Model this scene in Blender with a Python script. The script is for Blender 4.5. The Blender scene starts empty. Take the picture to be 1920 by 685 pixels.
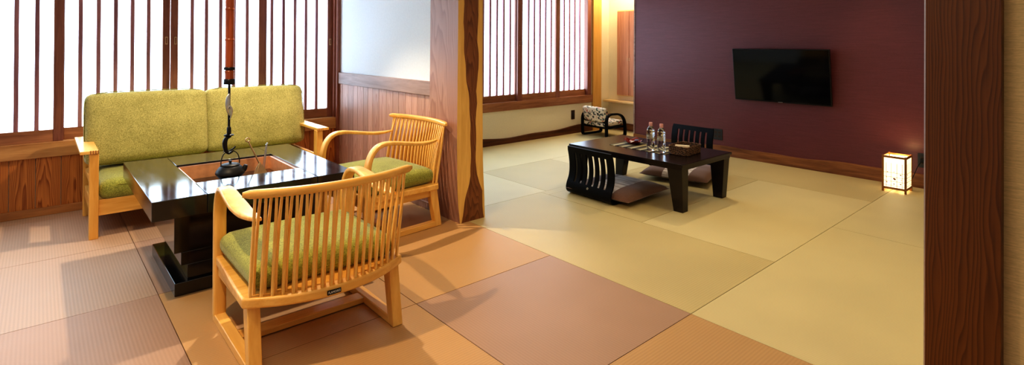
import bpy, bmesh, math, random
from math import sin, cos, pi, radians, exp, sqrt
from mathutils import Vector, Matrix
random.seed(7)
COL = bpy.context.scene.collection

# ------------------------------------------------------------------ helpers
def link(name, bm, mat=None, parent=None, smooth=True, kind=None, bevel=0.0, mats=None, autos=35):
    me = bpy.data.meshes.new(name)
    bmesh.ops.recalc_face_normals(bm, faces=bm.faces[:])
    bm.to_mesh(me); bm.free()
    o = bpy.data.objects.new(name, me); COL.objects.link(o)
    for m in (mats or ([mat] if mat else [])): me.materials.append(m)
    if parent: o.parent = parent
    if kind: o['kind'] = kind
    if smooth:
        for p in me.polygons: p.use_smooth = True
        me.set_sharp_from_angle(angle=radians(autos))
    if bevel > 0:
        b = o.modifiers.new('bevel', 'BEVEL'); b.width = bevel; b.segments = 3; b.limit_method = 'ANGLE'
        b.angle_limit = radians(40); b.harden_normals = False
    return o
def thing(name, label, cat, loc=(0,0,0), rz=0, group=None, kind=None):
    o = bpy.data.objects.new(name, None); COL.objects.link(o)
    o.empty_display_size = .05
    o.location = loc; o.rotation_euler = (0,0,rz)
    if label: o['label'] = label; o['category'] = cat
    if group: o['group'] = group
    if kind: o['kind'] = kind
    return o
def tag(o, label, cat, group=None):
    o['label'] = label; o['category'] = cat
    if group: o['group'] = group
    return o
def B(): return bmesh.new()
def box(bm, x0, x1, y0, y1, z0, z1, mi=0, M=None):
    vs = [bm.verts.new((x,y,z)) for z in (z0,z1) for y in (y0,y1) for x in (x0,x1)]
    if M is not None:
        for v in vs: v.co = M @ v.co
    fs = []
    for q in ((0,2,3,1),(4,5,7,6),(0,1,5,4),(2,6,7,3),(0,4,6,2),(1,3,7,5)):
        f = bm.faces.new([vs[i] for i in q]); f.material_index = mi; fs.append(f)
    return fs
def hexa(bm, pts, mi=0):
    """8 points: bottom 4 (ccw) then top 4"""
    vs = [bm.verts.new(p) for p in pts]
    for q in ((3,2,1,0),(4,5,6,7),(0,1,5,4),(1,2,6,5),(2,3,7,6),(3,0,4,7)):
        f = bm.faces.new([vs[i] for i in q]); f.material_index = mi
def section(n, e):
    out = []
    for i in range(n):
        a = 2*pi*(i+.5)/n
        c, s = cos(a), sin(a)
        out.append((math.copysign(abs(c)**(2/e), c), math.copysign(abs(s)**(2/e), s)))
    return out
def sweep(bm, pts, sizes, side=(1,0,0), n=12, e=5, mi=0, caps=True, closed=False):
    """rectangular-ish section swept along pts. sizes: (w along side, t along normal) each"""
    pts = [Vector(p) for p in pts]; side = Vector(side)
    rings = []; sec = section(n, e); N = len(pts)
    for i, p in enumerate(pts):
        if closed: t = pts[(i+1) % N] - pts[i-1]
        else: t = pts[min(i+1, N-1)] - pts[max(i-1, 0)]
        t.normalize()
        s = side - t*side.dot(t)
        if s.length < 1e-4: s = Vector((0,1,0)) - t*t.y
        s.normalize(); nn = t.cross(s)
        w, h = sizes[i] if isinstance(sizes, list) else sizes
        rings.append([bm.verts.new(p + s*(a*w/2) + nn*(b*h/2)) for a, b in sec])
    M = N if closed else N-1
    for i in range(M):
        r, q = rings[i], rings[(i+1) % N]
        for k in range(n):
            f = bm.faces.new((r[k], r[(k+1)%n], q[(k+1)%n], q[k])); f.material_index = mi
    if caps and not closed:
        f = bm.faces.new(rings[0][::-1]); f.material_index = mi
        f = bm.faces.new(rings[-1]); f.material_index = mi
def tube(bm, pts, r, n=12, mi=0, closed=False):
    sizes = [(2*x, 2*x) for x in r] if isinstance(r, list) else (2*r, 2*r)
    d = Vector(pts[-1]) - Vector(pts[0])
    side = (1,0,0) if abs(d.x) <= max(abs(d.y), abs(d.z)) else (0,1,0)
    if closed: side = (0,0,1)
    sweep(bm, pts, sizes, side=side, n=n, e=2, mi=mi, closed=closed)
def lathe(bm, prof, n=32, mi=0, c=(0,0,0), sy=1.0):
    rings = []
    for r, z in prof:
        if r < 1e-5: rings.append([bm.verts.new((c[0], c[1], c[2]+z))])
        else: rings.append([bm.verts.new((c[0]+r*cos(2*pi*k/n), c[1]+sy*r*sin(2*pi*k/n), c[2]+z)) for k in range(n)])
    for a, b in zip(rings, rings[1:]):
        for k in range(n):
            k2 = (k+1) % n
            if len(a) == 1 and len(b) == 1: continue
            if len(a) == 1: f = bm.faces.new((a[0], b[k2], b[k]))
            elif len(b) == 1: f = bm.faces.new((a[k], a[k2], b[0]))
            else: f = bm.faces.new((a[k], a[k2], b[k2], b[k]))
            f.material_index = mi
def prism(bm, poly, z0, z1, mi=0):
    a = [bm.verts.new((x,y,z0)) for x, y in poly]; b = [bm.verts.new((x,y,z1)) for x, y in poly]
    n = len(poly)
    f = bm.faces.new(a[::-1]); f.material_index = mi
    f = bm.faces.new(b); f.material_index = mi
    for i in range(n):
        f = bm.faces.new((a[i], a[(i+1)%n], b[(i+1)%n], b[i])); f.material_index = mi
def rbox(bm, w, d, h, r, puff=0.0, n=14, c=(0,0,0), side_puff=0.0, y_puff=0.0, M=None, mi=0):
    """soft rounded box, centre c, optional crown on the big faces"""
    def face(ax, sgn):
        g = []
        for i in range(n+1):
            row = []
            for j in range(n+1):
                u = -1 + 2*i/n; v = -1 + 2*j/n
                p = [0,0,0]; p[ax] = sgn; p[(ax+1)%3] = u; p[(ax+2)%3] = v
                P = Vector((p[0]*w/2, p[1]*d/2, p[2]*h/2))
                I = Vector((max(-w/2+r, min(w/2-r, P.x)), max(-d/2+r, min(d/2-r, P.y)), max(-h/2+min(r,h/2), min(h/2-min(r,h/2), P.z))))
                D = P - I
                if D.length > 1e-9: P = I + D.normalized()*r if D.length > r*.0 else P
                fx = max(0, 1-(2*P.x/w)**2); fy = max(0, 1-(2*P.y/d)**2); fz = max(0, 1-(2*P.z/h)**2)
                P.z += (1 if P.z > 0 else -1)*puff*(fx**.5)*(fy**.5)*min(1, abs(2*P.z/h))
                P.x += (1 if P.x > 0 else -1)*side_puff*fz*abs(2*P.x/w)
                P.y += (1 if P.y > 0 else -1)*(side_puff+y_puff*max(0, 1-(2*P.x/w)**4))*fz*abs(2*P.y/d)
                P += Vector(c)
                if M is not None: P = M @ P
                row.append(bm.verts.new(P))
            g.append(row)
        for i in range(n):
            for j in range(n):
                f = bm.faces.new((g[i][j], g[i+1][j], g[i+1][j+1], g[i][j+1])); f.material_index = mi
    for ax in range(3):
        for s in (-1, 1): face(ax, s)
    bmesh.ops.remove_doubles(bm, verts=bm.verts[:], dist=1e-5)
def arc(c, r, a0, a1, n):
    return [(c[0]+r*cos(a0+(a1-a0)*i/n), c[1]+r*sin(a0+(a1-a0)*i/n)) for i in range(n+1)]
def spline(pts, k=8):
    """Catmull-Rom through pts"""
    P = [Vector(p) for p in pts]; P = [P[0]*2-P[1]] + P + [P[-1]*2-P[-2]]
    out = []
    for i in range(1, len(P)-2):
        for j in range(k):
            t = j/k; a, b, c, d = P[i-1], P[i], P[i+1], P[i+2]
            out.append(.5*((2*b)+(c-a)*t+(2*a-5*b+4*c-d)*t*t+(3*b-a-3*c+d)*t**3))
    out.append(P[-2]); return out

# ------------------------------------------------------------------ materials
def srgb(r, g, b):
    f = lambda c: (c/255/12.92) if c/255 <= .04045 else ((c/255+.055)/1.055)**2.4
    return (f(r), f(g), f(b), 1)
class NT:
    def __init__(s, name):
        s.m = bpy.data.materials.new(name); s.m.use_nodes = True
        s.t = s.m.node_tree; s.t.nodes.clear()
        s.out = s.n('ShaderNodeOutputMaterial'); s.b = s.n('ShaderNodeBsdfPrincipled')
        s.l(s.b.outputs[0], s.out.inputs[0])
    def n(s, ty, **kw):
        x = s.t.nodes.new(ty)
        for k, v in kw.items(): setattr(x, k, v)
        return x
    def l(s, a, b): s.t.links.new(a, b)
    def set(s, **kw):
        for k, v in kw.items():
            s.b.inputs[k.replace('_', ' ')].default_value = v
    def math(s, op, a, b=None, c=None):
        x = s.n('ShaderNodeMath', operation=op)
        for i, v in enumerate((a, b, c)):
            if v is None: continue
            if isinstance(v, (int, float)): x.inputs[i].default_value = v
            else: s.l(v, x.inputs[i])
        return x.outputs[0]
    def coord(s, scale=(1,1,1), kind='Object', rot=(0,0,0), loc=(0,0,0)):
        tc = s.n('ShaderNodeTexCoord'); mp = s.n('ShaderNodeMapping')
        s.l(tc.outputs[kind], mp.inputs[0]); mp.inputs['Scale'].default_value = scale
        mp.inputs['Rotation'].default_value = rot; mp.inputs['Location'].default_value = loc
        return mp.outputs[0]
    def noise(s, vec, scale, detail=3, rough=.55, dist=0):
        x = s.n('ShaderNodeTexNoise'); x.inputs['Scale'].default_value = scale
        x.inputs['Detail'].default_value = detail; x.inputs['Roughness'].default_value = rough
        x.inputs['Distortion'].default_value = dist
        if vec: s.l(vec, x.inputs['Vector'])
        return x.outputs['Fac']
    def ramp(s, fac, stops, interp='LINEAR'):
        x = s.n('ShaderNodeValToRGB'); x.color_ramp.interpolation = interp
        e = x.color_ramp.elements
        e[0].position = stops[0][0]; e[0].color = stops[0][1]
        e[1].position = stops[-1][0]; e[1].color = stops[-1][1]
        for p, c in stops[1:-1]:
            k = e.new(p); k.color = c
        s.l(fac, x.inputs[0]); return x.outputs[0]
    def mix(s, f, a, b, blend='MIX'):
        x = s.n('ShaderNodeMix', data_type='RGBA', blend_type=blend)
        for i, v in ((0, f), (6, a), (7, b)):
            if isinstance(v, (int, float)): x.inputs[i].default_value = v
            elif isinstance(v, tuple): x.inputs[i].default_value = v
            else: s.l(v, x.inputs[i])
        return x.outputs[2]
    def bump(s, h, strength=.2, dist=.002):
        x = s.n('ShaderNodeBump'); x.inputs['Strength'].default_value = strength
        x.inputs['Distance'].default_value = dist
        s.l(h, x.inputs['Height']); s.l(x.outputs[0], s.b.inputs['Normal'])
def dk(c, f): return (c[0]*f, c[1]*f, c[2]*f, 1)

def wood(name, light, dark, axis='z', scale=1.0, rough=.42, contrast=1.0, coat=0.0):
    """straight grained wood: noise stretched along axis"""
    T = NT(name); s = {'x': (3,40,40), 'y': (40,3,40), 'z': (40,40,3)}[axis]
    s = tuple(v*scale for v in s)
    v = T.coord(s); a = T.noise(v, 1.0, 4, .6, .6)
    v2 = T.coord(tuple(q*.25 for q in s)); b = T.noise(v2, 1.0, 2, .5, .3)
    v3 = T.coord(tuple(q*4 for q in s)); c = T.noise(v3, 1.0, 2, .6)
    f = T.math('ADD', T.math('MULTIPLY', a, .5), T.math('MULTIPLY', b, .35)); f = T.math('ADD', f, T.math('MULTIPLY', c, .15))
    k = .13/contrast
    col = T.ramp(f, [(.5-k, dark), (.5+k, light)])
    T.l(col, T.b.inputs['Base Color']); T.set(Roughness=rough, Coat_Weight=coat, Coat_Roughness=.2)
    T.bump(f, .12, .001); return T.m
def board_wood(name, light, dark, rough=.45, rings=7.0, cath=1.0, tint=.25, spread=0.0):
    """plank wood with cathedral grain; needs UV (u across -.5...5, v metres along) and face float 'rnd'"""
    T = NT(name)
    uv = T.n('ShaderNodeUVMap'); uv.uv_map = 'UVMap'
    at = T.n('ShaderNodeAttribute'); at.attribute_name = 'rnd'
    rnd = at.outputs['Fac']
    sep = T.n('ShaderNodeSeparateXYZ'); T.l(uv.outputs[0], sep.inputs[0])
    u, v = sep.outputs[0], sep.outputs[1]
    cm = T.n('ShaderNodeCombineXYZ')
    T.l(T.math('MULTIPLY', u, 2.2), cm.inputs[0]); T.l(T.math('MULTIPLY', v, 1.6), cm.inputs[1]); T.l(T.math('MULTIPLY', rnd, 37), cm.inputs[2])
    nz = T.noise(cm.outputs[0], 1.0, 2, .5)
    off = T.math('MULTIPLY', T.math('SUBTRACT', T.math('FRACT', T.math('MULTIPLY', rnd, 7.13)), .5), .35+spread)
    uu = T.math('SUBTRACT', u, off)
    r = T.math('ADD', T.math('MULTIPLY', T.math('MULTIPLY', uu, uu), 5.0*cath), T.math('MULTIPLY', v, 1.1*cath))
    r = T.math('ADD', r, T.math('MULTIPLY', nz, 1.5)); r = T.math('ADD', r, T.math('MULTIPLY', uu, (1-cath)*3.5))
    r = T.math('ADD', r, rnd)
    ph = T.math('FRACT', T.math('MULTIPLY', r, rings))
    cm2 = T.n('ShaderNodeCombineXYZ')
    T.l(T.math('MULTIPLY', u, 30), cm2.inputs[0]); T.l(T.math('MULTIPLY', v, 3), cm2.inputs[1]); T.l(rnd, cm2.inputs[2])
    fine = T.noise(cm2.outputs[0], 1.0, 3, .6)
    ring = T.ramp(ph, [(0, (.15,.15,.15,1)), (.5, (.45,.45,.45,1)), (.86, (1,1,1,1)), (1, (.2,.2,.2,1))])
    fac = T.math('ADD', T.math('MULTIPLY', ring, .65), T.math('MULTIPLY', fine, .45))
    col = T.ramp(fac, [(.2, light), (.95, dark)])
    tn = T.ramp(T.math('FRACT', T.math('MULTIPLY', rnd, 3.7)), [(0, (1-tint,1-tint,1-tint,1)), (1, (1,1,1,1))])
    col = T.mix(1.0, col, tn, 'MULTIPLY')
    T.l(col, T.b.inputs['Base Color']); T.set(Roughness=rough); T.bump(fac, .1, .001)
    return T.m
def plain(name, col, rough=.5, metal=0.0, **kw):
    T = NT(name)
    nz = T.noise(T.coord((1,1,1)), 35, 3)
    c = T.ramp(nz, [(.3, dk(col, .88)), (.7, dk(col, 1.06))])
    T.l(c, T.b.inputs['Base Color']); T.set(Roughness=rough, Metallic=metal, **kw); return T.m
def fabric(name, lo, hi, scale=330, big=.15):
    T = NT(name); v = T.coord((1,1,1))
    a = T.noise(v, scale, 2, .7); b = T.noise(v, scale*.35, 2, .6); c = T.noise(v, 7, 2)
    f = T.math('ADD', T.math('MULTIPLY', a, .6), T.math('MULTIPLY', b, .4))
    f = T.math('ADD', f, T.math('MULTIPLY', T.math('SUBTRACT', c, .5), big))
    col = T.ramp(f, [(.36, lo), (.62, hi)])
    T.l(col, T.b.inputs['Base Color']); T.set(Roughness=.95, Sheen_Weight=.25, Sheen_Roughness=.5)
    T.bump(f, .5, .002); return T.m
def tatami(name, col, axis, amp=.10, rib=.25):
    T = NT(name); tc = T.n('ShaderNodeTexCoord'); sp = T.n('ShaderNodeSeparateXYZ'); T.l(tc.outputs['Object'], sp.inputs[0])
    c = sp.outputs[0 if axis == 'x' else 1]
    w = T.math('SINE', T.math('MULTIPLY', c, 2*pi/.0135))
    w = T.math('MULTIPLY_ADD', w, .5, .5)
    # fine cross weave + rush mottling
    s = (500, 90, 1) if axis == 'x' else (90, 500, 1)
    nz = T.noise(T.coord(s), 1.0, 2, .6); big = T.noise(T.coord((1,1,1)), 1.6, 2)
    f = T.math('ADD', T.math('MULTIPLY', w, .45), T.math('MULTIPLY', nz, .55))
    c1 = T.ramp(f, [(.2, dk(col, 1-amp)), (.8, dk(col, 1+amp))])
    c2 = T.mix(.25, c1, T.ramp(big, [(.35, dk(col, .85)), (.65, dk(col, 1.12))]))
    T.l(c2, T.b.inputs['Base Color']); T.set(Roughness=.5); T.b.inputs['Specular IOR Level'].default_value = .55
    T.bump(w, rib, .0012); return T.m
def wallpaper(name, col, amp=.08, s=(3,3,160), rough=.9):
    T = NT(name); a = T.noise(T.coord(s), 1.0, 3, .7); b = T.noise(T.coord((90,90,400)), 1.0, 2)
    f = T.math('ADD', T.math('MULTIPLY', a, .6), T.math('MULTIPLY', b, .4))
    T.l(T.ramp(f, [(.35, dk(col, 1-amp)), (.65, dk(col, 1+amp))]), T.b.inputs['Base Color'])
    T.set(Roughness=rough); T.bump(f, .25, .001); return T.m
def emit(name, col, strength, base=None):
    T = NT(name); T.l(T.ramp(T.noise(T.coord((1,1,1)), 2.5, 2), [(.3, dk(col, .97)), (.7, col)]), T.b.inputs['Emission Color'])
    T.set(Roughness=.9); T.b.inputs['Base Color'].default_value = base or (.8,.8,.8,1)
    T.b.inputs['Emission Strength'].default_value = strength; return T.m

M_paper = emit('glowing_shoji_paper_mat', (.60,.80,1,1), 5.2)  # paper emits by itself, standing in for daylight behind it
M_darkwood = wood('window_wood_mat', srgb(162,108,88), srgb(124,76,64), 'z', 1, .4)
M_slat = wood('flare_tinted_lattice_mat', srgb(186,136,142), srgb(140,96,106), 'z', 1, .4)  # mauve lift of the window flare is put into the wood colour
M_darkwood_x = wood('window_rail_mat', srgb(184,130,94), srgb(138,90,64), 'x', 1, .4)
M_sill = wood('sill_wood_mat', srgb(218,172,116), srgb(168,118,72), 'x', .6, .40)
M_base = wood('baseboard_wood_mat', srgb(196,140,88), srgb(140,92,54), 'x', .6, .45)
M_base2 = wood('dark_baseboard_mat', srgb(128,76,42), srgb(74,40,24), 'x', .7, .45)
M_base_y = wood('baseboard_right_mat', srgb(166,112,70), srgb(104,62,38), 'y', .7, .4)
M_panel_w = board_wood('window_wall_panel_mat', srgb(220,148,78), srgb(138,70,28), rings=4.5, cath=1.0, tint=.15)
M_panel_p = board_wood('partition_panel_mat', srgb(216,180,160), srgb(180,132,114), rings=4, cath=.8, tint=.22)
M_post = board_wood('pillar_side_mat', srgb(182,144,124), srgb(154,112,96), rings=5, cath=.55, tint=.0)
M_heart = board_wood('pillar_heartwood_mat', srgb(150,94,52), srgb(98,54,30), rings=7, cath=.9, tint=0)
M_sap = wood('pillar_sapwood_mat', srgb(240,200,122), srgb(218,172,92), 'z', .7, .45)
M_fpost = board_wood('front_post_mat', srgb(124,74,30), srgb(82,44,16), rough=.4, rings=5, cath=.22, tint=0, spread=.5)
M_trim_y = wood('trim_wood_mat', srgb(172,144,130), srgb(128,102,92), 'y', .6, .45)
M_lightpost = wood('light_post_mat', srgb(232,190,116), srgb(212,160,84), 'z', .5, .5)
M_plaster = wallpaper('plaster_mat', srgb(232,240,245), .03, (60,60,60))  # cool tint of the window light is put into the base colour
M_cream = wallpaper('cream_wall_mat', srgb(242,230,202), .03, (60,60,60))
M_purple = wallpaper('purple_wallpaper_mat', srgb(112,62,66), .16, (5,5,170), .34)
M_purple.node_tree.nodes['Principled BSDF'].inputs['Sheen Weight'].default_value = .45
M_purple.node_tree.nodes['Principled BSDF'].inputs['Sheen Roughness'].default_value = .4
M_beige = wallpaper('beige_wallpaper_mat', srgb(214,188,138), .16, (6,6,230))
M_ceil = plain('ceiling_mat', srgb(215,200,175), .9)
M_brA = tatami('tatami_brown_mat', srgb(186,158,134), 'x'); M_brB = tatami('tatami_brown_smooth_mat', srgb(178,146,122), 'x', .06, .12); M_brC = tatami('tatami_brown_cross_mat', srgb(196,158,110), 'y', .07)
M_yeA = tatami('tatami_straw_mat', srgb(216,200,152), 'x', .06); M_yeB = tatami('tatami_straw_cross_mat', srgb(204,186,136), 'y', .05)
M_gap = plain('tatami_gap_mat', srgb(96,66,36), .9)
M_oak = {a: wood('oak_%s_mat' % a, srgb(246,200,118), srgb(224,166,82), a, .7, .36, coat=.15) for a in 'xyz'}
M_green = fabric('green_fabric_mat', srgb(126,122,62), srgb(214,206,136), 480)
M_green2 = fabric('green_seat_fabric_mat', srgb(88,94,36), srgb(182,182,90), 480)
M_piping = fabric('green_piping_mat', srgb(90,88,28), srgb(170,166,70))

M_spin = wood('oak_spindle_mat', srgb(252,212,134), srgb(236,184,98), 'z', .7, .36, coat=.15)  # oak painted brighter, as these faces are turned from the light
def lacquer():
    T = NT('black_lacquer_mat')
    v = T.coord((30,4,30)); f = T.noise(v, 1, 3)
    T.l(T.ramp(f, [(.3, (.004,.004,.006,1)), (.7, (.016,.013,.014,1))]), T.b.inputs['Base Color'])
    T.l(T.ramp(f, [(.3, (.07,)*3+(1,)), (.7, (.14,)*3+(1,))]), T.b.inputs['Roughness'])
    T.b.inputs['Specular IOR Level'].default_value = .65; T.set(Coat_Weight=.35, Coat_Roughness=.1)
    T.bump(f, .04, .001); return T.m
M_lac = lacquer()
M_lowt = wood('dark_table_mat', srgb(38,26,25), srgb(20,13,13), 'y', .7, .25)
M_zaisu = plain('black_chair_lacquer_mat', (.005,.0045,.005,1), .38, Specular_IOR_Level=.16)
M_copper = plain('copper_mat', (1,.58,.33,1), .25, .4)
M_iron = plain('cast_iron_mat', (.035,.037,.038,1), .45, .6)
M_blackm = plain('black_metal_mat', (.012,.012,.014,1), .35, .3)
M_silver = plain('silver_metal_mat', (.6,.62,.64,1), .3, 1.0)
M_brass = plain('brass_mat', (.72,.56,.34,1), .28, 1.0)
M_bamboo = wood('smoked_bamboo_mat', srgb(206,116,62), srgb(112,50,28), 'z', .5, .32)
M_brown = fabric('brown_cushion_mat', srgb(74,50,42), srgb(118,84,70), 500, .05)
M_plate = plain('dark_plate_mat', srgb(62,62,64), .4, .4)
M_plate_d = plain('switch_plate_mat', srgb(74,56,44), .4, .3)
M_hole = plain('socket_hole_mat', (.004,.004,.004,1), .6)
M_white = plain('white_print_mat', (.85,.85,.85,1), .6)
M_tvs = plain('tv_screen_mat', (.003,.003,.004,1), .09)
M_tvb = plain('tv_bezel_mat', (.008,.008,.009,1), .3)
M_towel = plain('towel_mat', srgb(235,220,195), .9)
M_pink = plain('pink_cap_mat', srgb(232,176,168), .5)
M_dish = plain('red_dish_mat', srgb(128,44,34), .25)
M_nook_door = wood('nook_cabinet_door_mat', srgb(218,166,128), srgb(184,126,94), 'z', .5, .45)
M_shelf = wood('nook_shelf_mat', srgb(240,212,160), srgb(222,184,120), 'y', .5, .45)
M_lamp = emit('lantern_paper_mat', (1,.84,.52,1), 1.0)
M_lampwood = wood('lantern_wood_mat', srgb(170,112,52), srgb(120,74,32), 'z', 1, .45)
M_flower = plain('pressed_flower_mat', srgb(150,80,30), .8)
M_edge_glint = plain('edge_reflection_mat', (.6,.55,.55,1), .3, .8)  # pale tone for the reflection on the near post's edge

def floral():
    T = NT('floral_fabric_mat'); v = T.coord((1,1,1))
    def blobs(scale, th, loc):
        x = T.n('ShaderNodeTexVoronoi'); x.inputs['Scale'].default_value = scale
        T.l(T.coord((1,1,1), loc=loc), x.inputs['Vector'])
        nz = T.noise(v, scale*2.2, 2)
        d = T.math('ADD', x.outputs['Distance'], T.math('MULTIPLY', T.math('SUBTRACT', nz, .5), .9))
        return T.math('LESS_THAN', d, th)
    c = T.mix(blobs(21, .34, (0,0,0)), srgb(222,210,190), srgb(104,112,106))
    c = T.mix(blobs(18, .19, (3,1,2)), c, srgb(196,120,110))
    c = T.mix(blobs(23, .30, (5,7,1)), c, srgb(58,60,58))
    T.l(c, T.b.inputs['Base Color']); T.set(Roughness=.9); return T.m
M_floral = floral()
def zab_pattern():
    """brown cloth with a pale brushed band across the middle"""
    T = NT('zabuton_cloth_mat'); v = T.coord((1,1,1)); sp = T.n('ShaderNodeSeparateXYZ'); T.l(v, sp.inputs[0])
    nz = T.noise(T.coord((60,5,20)), 1, 3)
    band = T.math('LESS_THAN', T.math('ABSOLUTE', T.math('ADD', sp.outputs[1], .02)), .115)
    pale = T.ramp(nz, [(.38, srgb(168,146,130)), (.6, srgb(228,216,204))])
    fine = T.noise(v, 450, 2)
    br = T.ramp(fine, [(.35, srgb(90,60,42)), (.65, srgb(132,92,66))])
    T.l(T.mix(band, br, pale), T.b.inputs['Base Color']); T.set(Roughness=.75, Sheen_Weight=.3)
    return T.m
M_zab = zab_pattern()
def glassy(name, col=(1,1,1,1), ior=1.45, rough=.0):
    T = NT(name)
    nz = T.noise(T.coord((1,1,1)), 60, 2); T.l(T.ramp(nz, [(.3, dk(col, .97)), (.7, col)]), T.b.inputs['Base Color'])
    T.set(Roughness=rough, IOR=ior, Transmission_Weight=1.0); return T.m
M_pet = glassy('bottle_plastic_mat', (.95,.98,1,1), 1.38, .03)
M_label = plain('bottle_label_mat', (.70,.66,.50,1), .4, 0, Alpha=.35)
def stripes():
    T = NT('striped_mat_mat'); tc = T.n('ShaderNodeTexCoord'); sp = T.n('ShaderNodeSeparateXYZ'); T.l(tc.outputs['Object'], sp.inputs[0])
    w = T.math('FRACT', T.math('MULTIPLY', sp.outputs[1], 11.5))
    col = T.ramp(w, [(0, srgb(70,60,48)), (.45, srgb(196,184,150)), (.72, srgb(140,128,92))], 'CONSTANT')
    T.l(col, T.b.inputs['Base Color']); T.set(Roughness=.85); return T.m
M_stripe = stripes()
def wicker():
    T = NT('wicker_mat'); nz = T.noise(T.coord((1,1,1)), 120, 3)
    T.l(T.ramp(nz, [(.4, srgb(30,18,12)), (.62, srgb(150,112,80))]), T.b.inputs['Base Color']); T.set(Roughness=.5); return T.m
M_wick = wicker()

# ------------------------------------------------------------------ boards with uv + rnd
def boards(bm, quads, mi=0):
    """quads: list of (p0,p1,p2,p3, u0,u1, v0,v1, rnd, mi)"""
    uvl = bm.loops.layers.uv.get('UVMap') or bm.loops.layers.uv.new('UVMap')
    rl = bm.faces.layers.float.get('rnd') or bm.faces.layers.float.new('rnd')
    uvl = bm.loops.layers.uv.get('UVMap')
    for q in quads:
        ps, (u0, u1), (v0, v1), rnd, m = q
        vs = [bm.verts.new(p) for p in ps]
        f = bm.faces.new(vs); f[rl] = rnd; f.material_index = m
        for lp, uv in zip(f.loops, ((u0,v0),(u1,v0),(u1,v1),(u0,v1))): lp[uvl].uv = uv
def plank_box(bm, x0, x1, y0, y1, z0, z1, axis, rnd):
    """vertical plank: box with uvs; axis 'x' = planks side by side along x (face -y), 'y' = along y (face -x)"""
    uvl = bm.loops.layers.uv.get('UVMap') or bm.loops.layers.uv.new('UVMap')
    rl = bm.faces.layers.float.get('rnd') or bm.faces.layers.float.new('rnd')
    uvl = bm.loops.layers.uv.get('UVMap')
    fs = box(bm, x0, x1, y0, y1, z0, z1)
    for f in fs:
        f[rl] = rnd
        for lp in f.loops:
            c = lp.vert.co
            if axis == 'x': u = (c.x-x0)/(x1-x0)-.5
            else: u = (c.y-y0)/(y1-y0)-.5
            lp[uvl].uv = (u, c.z)

# ------------------------------------------------------------------ ROOM SHELL
YW, XP, XR, XB = 4.95, 2.15, 5.66, 2.2
CH = 2.4
bm = B()
def tile(x0, x1, y0, y1, mi, g=.0016):
    fs = box(bm, x0+g, x1-g, y0+g, y1-g, -.03, 0, mi)
T_ = .882
xs1 = [XB - T_*k for k in range(5, -1, -1)]          # -2.21 ... 2.20
ys1 = [1.274 + T_*j for j in range(-4, 5)] + [4.99]
for i in range(5):
    for j in range(len(ys1)-1):
        y1 = ys1[j+1]
        tile(xs1[i], xs1[i+1], ys1[j], y1, 1 if (i, j) in ((2,5),(4,4),(3,6),(1,6),(2,3),(4,7)) else (5 if i >= 3 and (j <= 5 or i == 4) else 0))
tile(XB, 3.08, 1.274, 3.13, 3); tile(3.08, 4.85, 1.274, 2.156, 2); tile(XB, 3.97, .392, 1.274, 2)
tile(3.97, 6.3, .392, 1.274, 2); tile(4.85, 6.3, 1.274, 3.04, 3)
tile(XB, 3.14, 3.13, 3.98, 2); tile(3.14, 4.05, 3.13, 3.98, 3); tile(3.08, 4.85, 2.156, 3.04, 3)
tile(3.08, 4.85, 3.04, 3.13, 3, .0)
tile(4.05, 4.98, 3.13, 3.98, 2); tile(4.85, 6.3, 3.04, 3.13, 3, 0); tile(4.98, 6.3, 3.13, 3.98, 3); tile(XB, 4.98, 3.98, 4.99, 2); tile(4.98, 6.3, 3.98, 4.99, 2)
for j in range(3):
    for i in range(5):
        tile(XB+T_*i, XB+T_*(i+1) if i < 4 else 6.3, .392-T_*(j+1), .392-T_*j, 2+(i+j) % 2)
box(bm, -2.3, 6.4, -2.4, 5.1, -.06, -.029, 4)
link('floor', bm, mats=[M_brA, M_brB, M_yeA, M_yeB, M_gap, M_brC], kind='structure', bevel=.0, smooth=False)

bm = B(); box(bm, -2.3, 6.4, -2.4, 5.1, CH, CH+.05); link('ceiling', bm, M_ceil, kind='structure')
bm = B(); box(bm, -2.3, -2.2, -2.4, 5.1, 0, CH); link('wall_left', bm, M_plaster, kind='structure')
# window wall: bands above and below the windows
bm = B(); box(bm, -2.2, 2.15, YW+.02, 5.1, 0, .42); box(bm, -2.2, 2.15, YW+.02, 5.1, 2.05, CH)
box(bm, 2.02+.11, 2.15, YW+.005, 5.1, .42, 2.05)
link('wall_back', bm, M_plaster, kind='structure')
bm = B(); box(bm, 2.3, 6.3, YW, 5.1, 0, .42); box(bm, 2.3, 6.3, YW, 5.1, 2.05, CH); box(bm, 5.86, 6.3, YW, 5.1, .42, 2.05)
link('wall_back.001', bm, M_cream, kind='structure')
# wood panel under window 1
bm = B(); x = 2.15; w = .135; random.seed(3)
while x > -2.2:
    plank_box(bm, x-w+.0015, x-.0015, YW-.002, YW+.02, .05, .41, 'x', random.random()); x -= w
link('trim_1', bm, M_panel_w, kind='structure', smooth=False)
# sills
bm = B(); box(bm, -2.2, 2.13, YW-.025, YW+.09, .402, .507); link('trim_2', bm, M_sill, kind='structure', bevel=.004)
bm = B(); box(bm, 2.34, 5.87, YW-.02, YW+.09, .402, .505); link('trim_3', bm, M_darkwood_x, kind='structure', bevel=.004)
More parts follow.
